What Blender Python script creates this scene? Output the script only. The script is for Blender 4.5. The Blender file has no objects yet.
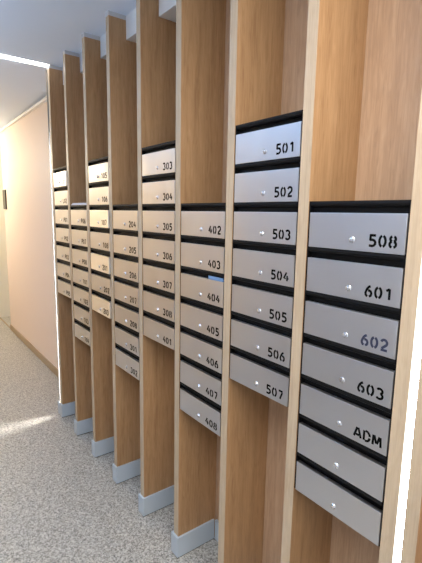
import bpy, bmesh, math, random
from mathutils import Vector, Matrix

random.seed(7)
C = bpy.context.scene.collection
SC = bpy.context.scene

# ------------------------------------------------------------------ dimensions
FZ = 0.0                       # floor
CZ = 2.642                     # ceiling
ROW = 0.130                    # height of one mailbox
DOOR_W, DOOR_H = 0.2924, 0.0981
PITCH = 0.34356                # distance from fin to fin
TOP0 = 1.6364                  # top of the first door in the low columns
WALL_Y = 0.232                 # wall behind the fins
BACK_Y = 0.222                 # face of the wooden panel in the bays
FIN_L, FIN_R = -0.046, -0.008  # fin thickness, measured from the left edge of its mailbox

# ------------------------------------------------------------------ camera
cam = bpy.data.objects.new('camera', bpy.data.cameras.new('camera'))
C.objects.link(cam)
r = Vector((0.59839826, 0.8010038, 0.01767592))
u = Vector((-0.13716743, 0.08068637, 0.9872562))
f = Vector((-0.78936976, 0.59319695, -0.15815422))
M = Matrix((r, u, -f)).transposed().to_4x4()
M.translation = Vector((0.8191, -0.9697, 1.6276))
cam.matrix_world = M
cam.data.sensor_fit = 'HORIZONTAL'
cam.data.sensor_width = 36
cam.data.lens = 36 * 422.6 / 422
cam.data.clip_start = 0.02
SC.camera = cam

# ------------------------------------------------------------------ world, lights, exposure
W = bpy.data.worlds.new('world')
SC.world = W
W.use_nodes = True
W.node_tree.nodes['Background'].inputs[0].default_value = (0.72, 0.82, 1.0, 1)
W.node_tree.nodes['Background'].inputs[1].default_value = 0.3


def area(name, loc, target, sx, sy, power, col):
    d = bpy.data.lights.new(name, 'AREA')
    d.shape = 'RECTANGLE'
    d.size, d.size_y, d.energy, d.color = sx, sy, power, col
    o = bpy.data.objects.new(name, d)
    C.objects.link(o)
    o.location = loc
    o.rotation_euler = (Vector(target) - Vector(loc)).to_track_quat('-Z', 'Y').to_euler()
    return o


area('near_line_light', (0.72, -0.93, CZ - 0.012), (0.72, -0.93, 0), 0.06, 1.75, 50, (1.0, 0.95, 0.87))
area('entrance_daylight', (1.78, -1.0, 1.2), (-0.4, -1.2, 2.5), 1.5, 1.9, 6, (0.60, 0.78, 1.0))
area('ceiling_fill_light', (-1.7, -1.3, 2.27), (-1.7, -1.3, 3.0), 3.6, 0.08, 29, (0.40, 0.66, 1.0))  # added fill, unseen, aimed up to brighten the ceiling
pl = bpy.data.lights.new('far_globe_light', 'POINT')
pl.energy, pl.color, pl.shadow_soft_size = 50, (1.0, 0.85, 0.62), 0.1
po = bpy.data.objects.new('far_globe_light', pl)
C.objects.link(po)
po.location = (-5.6, -0.65, 2.3)

SC.view_settings.view_transform = 'Standard'
SC.view_settings.look = 'None'
SC.view_settings.exposure = 0.25
SC.view_settings.gamma = 1.0
SC.view_settings.use_curve_mapping = False


# ------------------------------------------------------------------ materials
def mat(name, col, rough=0.5, metal=0.0, spec=0.5):
    m = bpy.data.materials.new(name)
    m.use_nodes = True
    b = m.node_tree.nodes['Principled BSDF']
    b.inputs['Base Color'].default_value = (*col, 1)
    b.inputs['Roughness'].default_value = rough
    b.inputs['Metallic'].default_value = metal
    b.inputs['Specular IOR Level'].default_value = spec
    return m


def srgb(*c):
    return tuple(((v / 255 + 0.055) / 1.055) ** 2.4 if v > 10 else v / 255 / 12.92 for v in c)


def nodes(m):
    nt = m.node_tree
    return nt, nt.nodes, nt.links, nt.nodes['Principled BSDF']


def mapping(nt, scale, rand=False):
    tc = nt.nodes.new('ShaderNodeTexCoord')
    mp = nt.nodes.new('ShaderNodeMapping')
    mp.inputs['Scale'].default_value = scale
    nt.links.new(tc.outputs['Object'], mp.inputs['Vector'])
    if rand:
        oi = nt.nodes.new('ShaderNodeObjectInfo')
        mu = nt.nodes.new('ShaderNodeMath')
        mu.operation = 'MULTIPLY'
        mu.inputs[1].default_value = 37.0
        nt.links.new(oi.outputs['Random'], mu.inputs[0])
        nt.links.new(mu.outputs[0], mp.inputs['Location'])
    return mp


def ramp(nt, fac, stops):
    rp = nt.nodes.new('ShaderNodeValToRGB')
    e = rp.color_ramp.elements
    while len(e) < len(stops):
        e.new(0.5)
    for el, (p, c) in zip(e, stops):
        el.position = p
        el.color = (*c, 1)
    nt.links.new(fac, rp.inputs[0])
    return rp


def wood(name, dark, mid, light, rough=0.45):
    m = mat(name, mid, rough, 0, 0.35)
    nt, N, L, b = nodes(m)
    mp = mapping(nt, (14, 14, 0.9), True)
    n1 = N.new('ShaderNodeTexNoise')
    n1.inputs['Scale'].default_value = 2.2
    n1.inputs['Detail'].default_value = 6
    n1.inputs['Distortion'].default_value = 0.6
    L.new(mp.outputs[0], n1.inputs['Vector'])
    mp2 = mapping(nt, (150, 150, 3.0), True)
    n2 = N.new('ShaderNodeTexNoise')
    n2.inputs['Scale'].default_value = 2.0
    n2.inputs['Detail'].default_value = 4
    L.new(mp2.outputs[0], n2.inputs['Vector'])
    mx = N.new('ShaderNodeMix')
    mx.data_type = 'FLOAT'
    mx.inputs[0].default_value = 0.42
    L.new(n1.outputs['Fac'], mx.inputs[2])
    L.new(n2.outputs['Fac'], mx.inputs[3])
    mp3 = mapping(nt, (26, 26, 3.2), True)
    n3 = N.new('ShaderNodeTexNoise')
    n3.inputs['Scale'].default_value = 2.6
    n3.inputs['Detail'].default_value = 5
    n3.inputs['Distortion'].default_value = 1.6
    L.new(mp3.outputs[0], n3.inputs['Vector'])
    mz = N.new('ShaderNodeMix')
    mz.data_type = 'FLOAT'
    mz.inputs[0].default_value = 0.35
    L.new(mx.outputs[0], mz.inputs[2])
    L.new(n3.outputs['Fac'], mz.inputs[3])
    rp = ramp(nt, mz.outputs[0], [(0.34, dark), (0.5, mid), (0.66, light)])
    L.new(rp.outputs[0], b.inputs['Base Color'])
    bp = N.new('ShaderNodeBump')
    bp.inputs['Strength'].default_value = 0.08
    bp.inputs['Distance'].default_value = 0.002
    L.new(n2.outputs['Fac'], bp.inputs['Height'])
    L.new(bp.outputs[0], b.inputs['Normal'])
    return m


OAK = wood('oak_laminate', srgb(150, 114, 80), srgb(172, 135, 97), srgb(186, 149, 110))
OAK_EDGE = wood('oak_edge_band', srgb(168, 148, 124), srgb(182, 162, 137), srgb(193, 173, 147))
OAK_LIT = wood('oak_panel_lit', srgb(163, 133, 108), srgb(182, 151, 123), srgb(195, 165, 137))  # same oak as the fins, with the light on the panel put into the colour


def steel_mat(name, col):
    m = mat(name, col, 0.3, 1.0)
    nt, N, L, b = nodes(m)
    mp = mapping(nt, (3, 60, 420), True)
    n = N.new('ShaderNodeTexNoise')
    n.inputs['Scale'].default_value = 3
    n.inputs['Detail'].default_value = 3
    L.new(mp.outputs[0], n.inputs['Vector'])
    rp = ramp(nt, n.outputs['Fac'], [(0.3, (0.30,) * 3), (0.7, (0.44,) * 3)])
    L.new(rp.outputs[0], b.inputs['Roughness'])
    bp = N.new('ShaderNodeBump')
    bp.inputs['Strength'].default_value = 0.05
    bp.inputs['Distance'].default_value = 0.0005
    L.new(n.outputs['Fac'], bp.inputs['Height'])
    mp2 = mapping(nt, (7, 7, 2.5), True)
    n2 = N.new('ShaderNodeTexNoise')
    n2.inputs['Scale'].default_value = 1.5
    L.new(mp2.outputs[0], n2.inputs['Vector'])
    bp2 = N.new('ShaderNodeBump')
    bp2.inputs['Strength'].default_value = 0.12
    bp2.inputs['Distance'].default_value = 0.03
    L.new(n2.outputs['Fac'], bp2.inputs['Height'])
    L.new(bp.outputs[0], bp2.inputs['Normal'])
    L.new(bp2.outputs[0], b.inputs['Normal'])
    return m


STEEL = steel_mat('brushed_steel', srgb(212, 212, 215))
STEEL_GLARE = steel_mat('steel_glare', srgb(252, 250, 246))  # same steel, lightened to stand in for a bright reflection
CHROME = mat('chrome', (0.74, 0.74, 0.76), 0.2, 1.0)
BLACK = mat('black_casing', srgb(14, 14, 16), 0.5, 0, 0.15)
FLAP = mat('black_flap', srgb(18, 18, 20), 0.5, 0, 0.12)
INK = mat('black_lettering', srgb(9, 9, 10), 0.7, 0, 0.1)
INK_BLUE = mat('blue_grey_lettering', srgb(50, 54, 76), 0.6, 0, 0.15)
ALU = mat('grey_plinth_metal', srgb(182, 193, 203), 0.42, 0.0)
DARKGAP = mat('dark_gasket', srgb(34, 34, 36), 0.7)
CAP = mat('grey_cap', srgb(190, 190, 192), 0.5)
WHITE = mat('white_trim', srgb(232, 232, 232), 0.5)
CHANNEL = mat('white_channel_lining', (0.85, 0.85, 0.85), 0.5)
CHANNEL_FAR = mat('grey_channel_lining', (0.25, 0.25, 0.25), 0.6)
BLUEPAPER = mat('blue_paper', srgb(104, 136, 176), 0.6)
PALEPAPER = mat('pale_paper', srgb(205, 205, 214), 0.5)
DARKPLATE = mat('dark_plate', srgb(62, 58, 50), 0.4)
SKIRT = mat('brown_skirting', srgb(168, 146, 118), 0.5)


def emis(name, col, s):
    m = bpy.data.materials.new(name)
    m.use_nodes = True
    nt = m.node_tree
    b = nt.nodes['Principled BSDF']
    b.inputs['Base Color'].default_value = (0.9, 0.9, 0.9, 1)
    b.inputs['Emission Color'].default_value = (*col, 1)
    b.inputs['Emission Strength'].default_value = s
    return m


LED_POST = emis('led_post', (1.0, 0.97, 0.92), 26)
LED_FAR = emis('led_far_post', (1.0, 0.97, 0.92), 120)
LED_CEIL = emis('led_ceiling', (1.0, 0.98, 0.95), 8)


def paint(name, col, bump=0.05):
    m = mat(name, col, 0.65, 0, 0.3)
    nt, N, L, b = nodes(m)
    mp = mapping(nt, (1, 1, 1))
    n = N.new('ShaderNodeTexNoise')
    n.inputs['Scale'].default_value = 220
    L.new(mp.outputs[0], n.inputs['Vector'])
    bp = N.new('ShaderNodeBump')
    bp.inputs['Strength'].default_value = bump
    bp.inputs['Distance'].default_value = 0.002
    L.new(n.outputs['Fac'], bp.inputs['Height'])
    L.new(bp.outputs[0], b.inputs['Normal'])
    return m


P_CEIL = paint('ceiling_paint', srgb(226, 238, 255))
P_PEACH = paint('peach_paint', srgb(232, 214, 202))
P_CREAM = paint('cream_paint', srgb(240, 234, 220))
P_WARM = paint('warm_paint', srgb(232, 206, 170))
P_GREY = paint('light_grey_paint', srgb(186, 188, 192))


def floor_mat():
    m = mat('speckled_granite', (0.4, 0.39, 0.36), 0.32, 0, 0.4)
    nt, N, L, b = nodes(m)
    mp = mapping(nt, (1, 1, 1))
    v = N.new('ShaderNodeTexVoronoi')
    v.inputs['Scale'].default_value = 175
    L.new(mp.outputs[0], v.inputs['Vector'])
    bw = N.new('ShaderNodeSeparateColor')
    L.new(v.outputs['Color'], bw.inputs[0])
    n = N.new('ShaderNodeTexNoise')
    n.inputs['Scale'].default_value = 60
    n.inputs['Detail'].default_value = 5
    L.new(mp.outputs[0], n.inputs['Vector'])
    mx = N.new('ShaderNodeMix')
    mx.data_type = 'FLOAT'
    mx.inputs[0].default_value = 0.55
    L.new(bw.outputs[0], mx.inputs[2])
    L.new(n.outputs['Fac'], mx.inputs[3])
    rp = ramp(nt, mx.outputs[0], [(0.24, srgb(112, 109, 104)), (0.42, srgb(158, 154, 147)),
                                  (0.56, srgb(176, 172, 164)), (0.74, srgb(206, 203, 195))])
    L.new(rp.outputs[0], b.inputs['Base Color'])
    return m


P_FLOOR = floor_mat()


# ------------------------------------------------------------------ helpers
def box(bm, x0, x1, y0, y1, z0, z1, bev=0.0):
    g = bmesh.ops.create_cube(bm, size=1.0)
    for v in g['verts']:
        v.co = Vector(((x0 + x1) / 2 + v.co.x * (x1 - x0), (y0 + y1) / 2 + v.co.y * (y1 - y0),
                       (z0 + z1) / 2 + v.co.z * (z1 - z0)))
    if bev:
        es = list({e for v in g['verts'] for e in v.link_edges})
        bmesh.ops.bevel(bm, geom=es, offset=bev, segments=2, affect='EDGES', profile=0.6)


def prism(bm, pts, axis, a, b):
    """pts: 2D outline; axis 'x' -> (y,z) outline extruded in x; axis 'y' -> (x,z)."""
    def mk(p, t):
        return Vector((t, p[0], p[1])) if axis == 'x' else Vector((p[0], t, p[1]))
    va = [bm.verts.new(mk(p, a)) for p in pts]
    vb = [bm.verts.new(mk(p, b)) for p in pts]
    bm.faces.new(va)
    bm.faces.new(list(reversed(vb)))
    n = len(pts)
    for i in range(n):
        bm.faces.new((va[i], vb[i], vb[(i + 1) % n], va[(i + 1) % n]))


def lathe_y(bm, prof, seg=20):
    """prof: list of (radius, y) ; axis along y."""
    rings = []
    for rr, y in prof:
        rings.append([bm.verts.new((rr * math.cos(2 * math.pi * k / seg), y, rr * math.sin(2 * math.pi * k / seg)))
                      for k in range(seg)])
    for a, b in zip(rings, rings[1:]):
        for k in range(seg):
            bm.faces.new((a[k], a[(k + 1) % seg], b[(k + 1) % seg], b[k]))
    bm.faces.new(rings[-1])


def mesh(name, bm, m, smooth=False):
    bmesh.ops.recalc_face_normals(bm, faces=bm.faces)
    me = bpy.data.meshes.new(name)
    bm.to_mesh(me)
    bm.free()
    for mm in (m if isinstance(m, (list, tuple)) else [m]):
        me.materials.append(mm)
    if smooth:
        for p in me.polygons:
            p.use_smooth = True
    return me


def obj(name, me, parent=None, loc=(0, 0, 0)):
    o = bpy.data.objects.new(name, me)
    C.objects.link(o)
    o.location = loc
    o.parent = parent
    return o


def part(name, fn, m, parent=None, loc=(0, 0, 0), smooth=False):
    bm = bmesh.new()
    fn(bm)
    return obj(name, mesh(name, bm, m, smooth), parent, loc)


def tag(o, label, cat, group=None):
    o['label'] = label
    o['category'] = cat
    if group:
        o['group'] = group
    return o


def thing(name, label, cat, loc, group=None):
    o = bpy.data.objects.new(name, None)
    C.objects.link(o)
    o.location = loc
    o.empty_display_size = 0.1
    return tag(o, label, cat, group)


def struct(name, fn, m):
    o = part(name, fn, m)
    o['kind'] = 'structure'
    return o


# ------------------------------------------------------------------ the room
X0, X1 = -6.14, 1.9
YF = -1.9
WE = -5.36          # where the corridor wall ends
POST_L = -2.405 - 0.087   # left edge of the far lit post
RX0, RX1 = PITCH - 0.046, PITCH + 0.046   # right lit post

struct('floor', lambda b: box(b, X0 - 0.1, X1 + 0.1, YF - 0.1, 1.3, -0.1, 0), P_FLOOR)
struct('ceiling', lambda b: box(b, X0 - 0.1, X1 + 0.1, YF - 0.1, 1.3, CZ, CZ + 0.1), P_CEIL)
struct('wall_back', lambda b: box(b, -2.45, X1, BACK_Y, WALL_Y + 0.12, 0, CZ), OAK_LIT)
struct('wall_corridor', lambda b: box(b, WE, -2.45, WALL_Y, WALL_Y + 0.12, 0, CZ), P_PEACH)
struct('wall_end', lambda b: box(b, X0 - 0.1, X0, YF, 1.3, 0, CZ), P_CREAM)
struct('wall_recess', lambda b: box(b, X0, WE + 0.3, 1.2, 1.3, 0, CZ), P_CREAM)
struct('wall_recess_side', lambda b: box(b, WE, WE + 0.12, WALL_Y + 0.12, 1.2, 0, CZ), P_CREAM)
struct('wall_opposite_corridor', lambda b: box(b, X0, -2.5, YF - 0.1, YF, 0, CZ), P_WARM)
struct('wall_opposite', lambda b: box(b, -2.5, X1, YF - 0.1, YF, 0, CZ), P_GREY)
struct('wall_entrance', lambda b: box(b, X1, X1 + 0.1, YF, WALL_Y, 0, CZ), P_GREY)
struct('baseboard_corridor', lambda b: box(b, WE, POST_L, WALL_Y - 0.012, WALL_Y, 0, 0.075, 0.003), SKIRT)
struct('trim_1', lambda b: box(b, WE, POST_L - 0.02, WALL_Y - 0.03, WALL_Y, CZ - 0.046, CZ - 0.020, 0.004), WHITE)   # cable trunking along the wall top
struct('trim_2', lambda b: box(b, X0, WE, WALL_Y - 0.006, WALL_Y + 0.012, 0.0, 0.006), SKIRT)                 # threshold strip in the floor
# white soffit above the back of the fins
struct('trim_3', lambda b: box(b, -2.41, X1, 0.0975, BACK_Y, CZ - 0.117, CZ), WHITE)


# grey skirting on the back wall of each bay
def back_skirt(b):
    for i in range(1, 9):
        x = (i - 8) * PITCH
        box(b, x + 0.006, x + PITCH - 0.058, BACK_Y - 0.012, BACK_Y, 0.004, 0.108)


struct('baseboard_back', back_skirt, ALU)


# added hanging trough, out of view, to carry the added uplight
def trough(b):
    box(b, -3.55, 0.15, -1.36, -1.24, 2.235, 2.245)
    box(b, -3.55, 0.15, -1.36, -1.35, 2.245, 2.285)
    box(b, -3.55, 0.15, -1.25, -1.24, 2.245, 2.285)
    for x in (-3.0, -0.4):
        box(b, x - 0.004, x + 0.004, -1.359, -1.351, 2.285, CZ)
        box(b, x - 0.004, x + 0.004, -1.249, -1.241, 2.285, CZ)


struct('added_trough', trough, WHITE)


# ------------------------------------------------------------------ fins
NOTCH = [(0.0, 0.0), (0.0, CZ - 0.022), (0.0965, CZ - 0.022), (0.0965, CZ - 0.118), (BACK_Y - 0.001, CZ - 0.118),
         (BACK_Y - 0.001, 0.0)]


def fin_board(x0, x1):
    def fn(b):
        pts = [(y + (0.0012 if y == 0 else 0), z + (0.004 if z == 0 else 0)) for y, z in NOTCH]
        prism(b, pts, 'x', x0, x1)
    return fn


def sleeve(x0, x1):
    def fn(b):   # U-shaped metal kick plate round the foot of the board
        t = 0.010
        yb = BACK_Y - 0.013
        z0, z1 = 0.005, 0.108
        box(b, x0 - t, x1 + t, -t, 0.0, z0, z1, 0.0015)
        box(b, x0 - t, x0, 0.0, yb, z0, z1)
        box(b, x1, x1 + t, 0.0, yb, z0, z1)
    return fn


def gasket(x0, x1):
    return lambda b: box(b, x0 - 0.007, x1 + 0.007, -0.007, BACK_Y - 0.014, 0.0, 0.005)


FINS = {2: 'wooden fin left of the stack numbered P06 to 104',
        3: 'wooden fin left of the stack numbered 105 to 203',
        4: 'wooden fin left of the stack numbered 204 to 302',
        5: 'wooden fin left of the stack numbered 303 to 401',
        6: 'wooden fin left of the stack numbered 402 to 408',
        7: 'wooden fin left of the stack numbered 501 to 507',
        8: 'wooden fin between the 507 mailbox and the 601 mailbox'}

for i, lab in FINS.items():
    t = thing('wooden_fin', 'tall ' + lab, 'wooden fin', ((i - 8) * PITCH, 0, 0), 'oak fins between the mailbox stacks')
    part('board', fin_board(FIN_L, FIN_R), OAK, t)
    e = part('edge_band', lambda b: box(b, FIN_L, FIN_R, 0.0, 0.0012, 0.004, CZ - 0.022), OAK_EDGE, t)
    e['label'] = 'pale front edge'
    k = part('kick_plate', sleeve(FIN_L, FIN_R), ALU, t)
    k['label'] = 'grey metal kick plate'
    part('gasket', gasket(FIN_L, FIN_R), DARKGAP, k)
    c = part('top_trim', lambda b: box(b, FIN_L, FIN_R, 0.0, 0.0965, CZ - 0.022, CZ), CAP, t)
    c['label'] = 'pale strip at the ceiling'


def lit_post(label, x, boards, slot, depth, led, lining, top=0.1):
    """two boards with a recessed light channel between them"""
    t = thing('lit_post', label, 'light post', (x, 0, 0), 'posts with a vertical light line')
    for a, b_ in boards:
        p = part('board', fin_board(a, b_), OAK, t)
        part('edge_band', lambda b, a=a, b_=b_: box(b, a, b_, 0.0, 0.0012, 0.004, CZ - 0.022), OAK_EDGE, p)
    s0, s1 = slot

    def ch(b):
        w = 0.0015
        box(b, s0, s0 + w, 0.001, depth, 0.11, CZ - 0.022)
        box(b, s1 - w, s1, 0.001, depth, 0.11, CZ - 0.022)
        box(b, s0, s1, depth, depth + 0.004, 0.11, CZ - 0.022)
    c = part('light_channel', ch, lining, t)
    c['label'] = 'white lined channel'
    d = part('led_strip', lambda b: box(b, s0 + 0.002, s1 - 0.002, depth - 0.004, depth, 0.112, CZ - top), led, c)
    d['label'] = 'bright light line'
    a0, a1 = min(a for a, _ in boards), max(b_ for _, b_ in boards)
    k = part('kick_plate', sleeve(a0, a1), ALU, t)
    k['label'] = 'grey metal kick plate'
    part('gasket', gasket(a0, a1), DARKGAP, k)
    part('top_trim', lambda b: box(b, a0, a1, 0.0, 0.0965, CZ - 0.022, CZ), CAP, t)
    return t


lit_post('wooden end post with a vertical light line, farthest left against the peach wall', (1 - 8) * PITCH,
         [(-0.084, -0.078), (-0.046, -0.008)], (-0.078, -0.046), 0.10, LED_FAR, CHANNEL_FAR, 0.5)
lit_post('wide wooden post with a bright vertical light line, right of the 508 mailbox stack', PITCH,
         [(-0.046, -0.010), (0.012, 0.046)], (-0.010, 0.012), 0.035, LED_POST, CHANNEL)

# ------------------------------------------------------------------ ceiling light lines
def light_line(label, x, glow):
    t = thing('ceiling_light_line', label, 'ceiling light', (x, 0, CZ), 'light lines across the ceiling')
    part('housing', lambda b: box(b, -0.035, 0.035, YF + 0.01, -0.001, -0.006, 0), WHITE, t)
    part('diffuser', lambda b: box(b, -0.030, 0.030, YF + 0.015, -0.003, -0.009, -0.0055), glow, t)['label'] = 'glowing diffuser'


light_line('thin white light line running across the ceiling from the far end post', -2.425, LED_CEIL)
light_line('added light line across the ceiling, out of view beyond the near lit post', 0.72, LED_CEIL)  # second line is added, a fixture to carry the near lamp


# ------------------------------------------------------------------ stencil lettering
def arc(cx, cy, rx, ry, a0, a1, n=10):
    return [(cx + rx * math.cos(math.radians(a0 + (a1 - a0) * k / n)),
             cy + ry * math.sin(math.radians(a0 + (a1 - a0) * k / n))) for k in range(n + 1)]


SW = 0.2   # stroke width in a glyph 0.68 wide and 1 high
G = {
    '0': [arc(.34, .5, .26, .42, 102, 258), arc(.34, .5, .26, .42, 78, -78)],
    '1': [[(.14, .76), (.40, .92), (.40, .90)], [(.42, .08), (.42, .93)]],
    '2': [arc(.33, .68, .25, .25, 165, -40) + [(.14, .20)], [(.08, .08), (.62, .08)]],
    '3': [arc(.30, .71, .25, .21, 150, -75), arc(.30, .30, .28, .23, 72, -150)],
    '4': [[(.40, .93), (.07, .34), (.34, .34)], [(.50, .08), (.50, .62)], [(.58, .34), (.68, .34)]],
    '5': [[(.09, .92), (.62, .92)], [(.17, .97), (.15, .50)], [(.12, .545), (.34, .57), (.50, .52), (.60, .40), (.60, .26), (.50, .13), (.34, .07), (.06, .10)]],
    '6': [[(.50, .93), (.36, .86), (.22, .70), (.13, .50), (.08, .34), (.10, .22), (.18, .12), (.27, .08)],
          [(.30, .55), (.42, .56), (.54, .50), (.60, .38), (.60, .26), (.54, .14), (.41, .08)]],
    '7': [[(.08, .92), (.62, .92)], [(.58, .82), (.28, .07)]],
    '8': [arc(.34, .72, .22, .20, 110, 250), arc(.34, .72, .22, .20, 70, -70), arc(.34, .30, .26, .23, 108, 252),
          arc(.34, .30, .26, .23, 72, -72)],
    'P': [[(.12, .07), (.12, .93)], [(.22, .93)] + arc(.36, .70, .24, .23, 90, -90) + [(.22, .47)]],
    'L': [[(.12, .93), (.12, .20)], [(.05, .08), (.60, .08)]],
    'A': [[(.02, .07), (.30, .93)], [(.40, .93), (.68, .07)], [(.20, .28), (.50, .28)]],
    'D': [[(.10, .07), (.10, .93)], [(.22, .93)] + arc(.30, .50, .34, .43, 90, 8), arc(.30, .50, .34, .43, -8, -90) + [(.22, .07)]],
    'M': [[(.06, .07), (.10, .93)], [(.17, .93), (.38, .25)], [(.44, .25), (.65, .93)], [(.72, .93), (.78, .07)]],
}


def stroke(bm, pts, w, ox, oz, s, y0, y1):
    P = [Vector((ox + p[0] * s, oz + p[1] * s)) for p in pts]
    P = [p for i, p in enumerate(P) if i == 0 or (p - P[i - 1]).length > 1e-6]
    n = len(P)
    left, right = [], []
    for i in range(n):
        d = (P[min(i + 1, n - 1)] - P[max(i - 1, 0)]).normalized()
        nr = Vector((-d.y, d.x))
        k = 1.0
        if 0 < i < n - 1:
            d0 = (P[i] - P[i - 1]).normalized()
            k = 1.0 / max(0.6, nr.dot(Vector((-d0.y, d0.x))))
        left.append(P[i] + nr * w * s / 2 * k)
        right.append(P[i] - nr * w * s / 2 * k)
    rows = []
    for y in (y0, y1):
        rows.append(([bm.verts.new((p.x, y, p.y)) for p in left], [bm.verts.new((p.x, y, p.y)) for p in right]))
    (l0, r0), (l1, r1) = rows
    for i in range(n - 1):
        bm.faces.new((l0[i], l0[i + 1], r0[i + 1], r0[i]))
        bm.faces.new((l1[i], r1[i], r1[i + 1], l1[i + 1]))
        bm.faces.new((l0[i], l1[i], l1[i + 1], l0[i + 1]))
        bm.faces.new((r0[i], r0[i + 1], r1[i + 1], r1[i]))
    bm.faces.new((l0[0], r0[0], r1[0], l1[0]))
    bm.faces.new((l0[-1], l1[-1], r1[-1], r0[-1]))


def number_mesh(text, m):
    bm = bmesh.new()
    hgt = 0.0318
    x = 0.1945
    z = 0.0136
    for ch in text:
        for pl in G[ch]:
            stroke(bm, pl, SW, x, z, hgt, -0.0004, 0.0006)
        x += hgt * (0.97 if ch == 'M' else 0.87)
    return mesh('number', bm, m)


# ------------------------------------------------------------------ mailboxes
GAP = ROW - DOOR_H


def casing_fn(b):
    # black body: back, floor, lid, sides, leaving an open letter slot above the door
    x0, x1 = -0.0074, DOOR_W + 0.0046
    yf, yb = 0.003, 0.205
    box(b, x0, x0 + 0.004, yf, yb, 0.0, ROW)
    box(b, x1 - 0.004, x1, yf, yb, 0.0, ROW)
    box(b, x0 + 0.004, x1 - 0.004, yf, yb, 0.0, 0.003)
    box(b, x0 + 0.004, x1 - 0.004, yf, yb, ROW - 0.003, ROW)
    box(b, x0 + 0.004, x1 - 0.004, yb - 0.004, yb, 0.003, ROW - 0.003)
    box(b, x0 + 0.004, x1 - 0.004, 0.014, 0.018, 0.003, DOOR_H - 0.006)
    box(b, x0 + 0.004, x1 - 0.004, 0.020, 0.026, DOOR_H - 0.006, ROW - 0.003)


def flap_fn(b):
    # rounded letter-slot flap hanging under the lid
    z1 = ROW - 0.0005
    pts = [(0.020, z1), (0.005, z1), (0.0015, z1 - 0.002), (0.0005, z1 - 0.006), (0.002, z1 - 0.0115), (0.007, z1 - 0.0145),
           (0.020, z1 - 0.0145)]
    prism(b, pts, 'x', 0.0002, DOOR_W - 0.0002)


def door_fn(b):
    box(b, 0.0, DOOR_W, 0.0, 0.0135, 0.0, DOOR_H, 0.0012)


def lock_fn(b):
    lathe_y(b, [(0.0088, 0.0), (0.0088, -0.0015), (0.0072, -0.0032), (0.0066, -0.0032), (0.0062, -0.0022), (0.0058, -0.0022),
                (0.0055, -0.0046), (0.0032, -0.0056)], 20)


def slot_fn(b):
    box(b, -0.0007, 0.0007, -0.0060, -0.0052, -0.0026, 0.0026)


def mk(name, fn, m, smooth=False):
    bm = bmesh.new()
    fn(bm)
    return mesh(name, bm, m, smooth)


proto = thing('mailbox', '', 'mailbox', (0, 0, 0))
obj('casing', mk('casing', casing_fn, BLACK), proto)
obj('slot_flap', mk('slot_flap', flap_fn, FLAP), proto)
pd = obj('door', mk('door', door_fn, STEEL), proto)
obj('lock', mk('lock', lock_fn, CHROME), pd, (0.1455, 0, 0.0281))
obj('number', number_mesh('508', INK), pd)
pd['label'] = 'brushed steel door'

COLS = {1: ['L01', 'L02', 'P01', 'P02', 'P03', 'P04', 'P05'], 2: ['P06', 'P07', 'P08', '101', '102', '103', '104'],
        3: ['105', '106', '107', '108', '201', '202', '203'], 4: ['204', '205', '206', '207', '208', '301', '302'],
        5: ['303', '304', '305', '306', '307', '308', '401'], 6: ['402', '403', '404', '405', '406', '407', '408'],
        7: ['501', '502', '503', '504', '505', '506', '507'], 8: ['508', '601', '602', '603', 'ADM', '', '']}
SPECIAL = {
    'L01': 'bright steel mailbox topmost of the farthest left stack, beside the lit end post',
    'L02': 'steel mailbox second from the top of the farthest left stack',
    (8, 5): 'steel mailbox with no number directly under the one lettered ADM',
    (8, 6): 'lowest steel mailbox with no number at the foot of the nearest right stack',
    'ADM': 'steel mailbox lettered ADM in black stencil capitals',
    '602': 'steel mailbox with the stencil number 602 showing blue grey',
    '404': 'steel mailbox numbered 404 with a blue paper in its slot',
}
# doors that stand very slightly out of line: (turn about the vertical, tilt about the bottom edge), degrees
AJAR = {'107': (1.5, 0), '201': (1.5, 0), '203': (1.5, 0), 'L01': (1.5, 0), '301': (0, 2.0)}


def copy_part(o, parent):
    c = o.copy()
    C.objects.link(c)
    c.parent = parent
    return c


def copy_thing(o):
    r_ = o.copy()
    C.objects.link(r_)
    for ch in o.children:
        c = copy_part(ch, r_)
        for g in ch.children:
            copy_part(g, c)
    return r_


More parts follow.
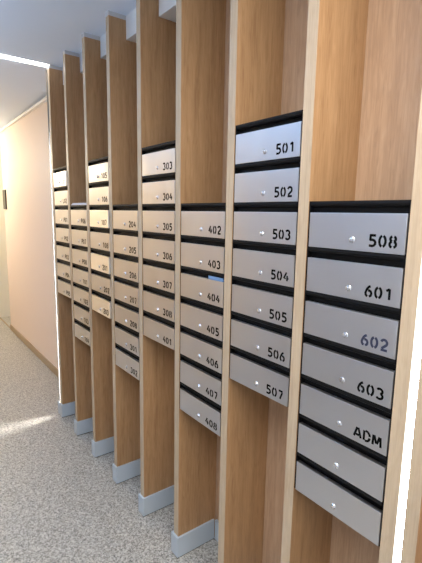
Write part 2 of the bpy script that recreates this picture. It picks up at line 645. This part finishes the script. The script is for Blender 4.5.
GLARE_DOOR = mk('door', door_fn, STEEL_GLARE)
plan = [(c, k, t) for c in range(8, 0, -1) for k, t in enumerate(COLS[c])]
copies = [proto] + [copy_thing(proto) for _ in plan[1:]]
for o, (c, k, text) in zip(copies, plan):
    row = k - (2 if c % 2 else 0)
    o.location = ((c - 8) * PITCH, 0, TOP0 - row * ROW - DOOR_H)
    o['label'] = SPECIAL.get(text) or SPECIAL.get((c, k)) or 'steel fronted mailbox numbered %s in black stencil figures' % text
    o['group'] = 'steel mailboxes stacked between the fins'
    door = [x for x in o.children if x.name.startswith('door')][0]
    num = [x for x in door.children if x.name.startswith('number')][0]
    if text in AJAR:
        door.rotation_euler = (math.radians(AJAR[text][1]), 0, -math.radians(AJAR[text][0]))
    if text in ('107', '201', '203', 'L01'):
        door.data = GLARE_DOOR
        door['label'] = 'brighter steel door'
    if text == '':
        bpy.data.objects.remove(num)
    else:
        num.data = number_mesh(text, INK_BLUE if text == '602' else INK)
        if text == '602':
            num['label'] = 'blue grey stencil number'

# ------------------------------------------------------------------ papers
zs = TOP0 - 2 * ROW          # top of the 404 door


def paper(b):
    x0, x1 = 0.200, 0.2915
    box(b, x0, x1, 0.0, 0.0195, 0.0, 0.0016)
    box(b, x0 + 0.001, x1, 0.001, 0.0195, 0.0018, 0.0034)
    box(b, x0, x1, -0.001, 0.0002, 0.0, 0.0135)


e = part('folded_paper', paper, BLUEPAPER, None, (-2 * PITCH, 0, zs + 0.0008))
tag(e, 'blue folded paper sticking out of the slot above number 404', 'paper')


def leaflets(b):
    for k in range(3):
        box(b, 0.005 + 0.002 * k, 0.285 - 0.003 * k, 0.004 + 0.003 * k, 0.16 + 0.003 * k, 0.0045 * k, 0.0045 * k + 0.0042, 0.0008)


e = part('leaflet_stack', leaflets, PALEPAPER, None, (-6 * PITCH, 0, TOP0 + GAP + 0.0003))
tag(e, 'thin pale stack of papers lying on top of the P06 mailbox', 'papers')

# ------------------------------------------------------------------ far end
t = thing('wall_plate', 'dark narrow upright plate on the peach wall at far left', 'wall plate', (-5.245, WALL_Y, 1.645))
part('plate', lambda b: box(b, -0.06, 0.06, -0.014, 0.0, 0.0, 0.235, 0.004), DARKPLATE, t)
part('rim', lambda b: (box(b, -0.066, -0.06, -0.017, 0.0, -0.006, 0.241), box(b, 0.06, 0.066, -0.017, 0.0, -0.006, 0.241),
                       box(b, -0.06, 0.06, -0.017, 0.0, 0.235, 0.241), box(b, -0.06, 0.06, -0.017, 0.0, -0.006, 0.0)), DARKPLATE, t)
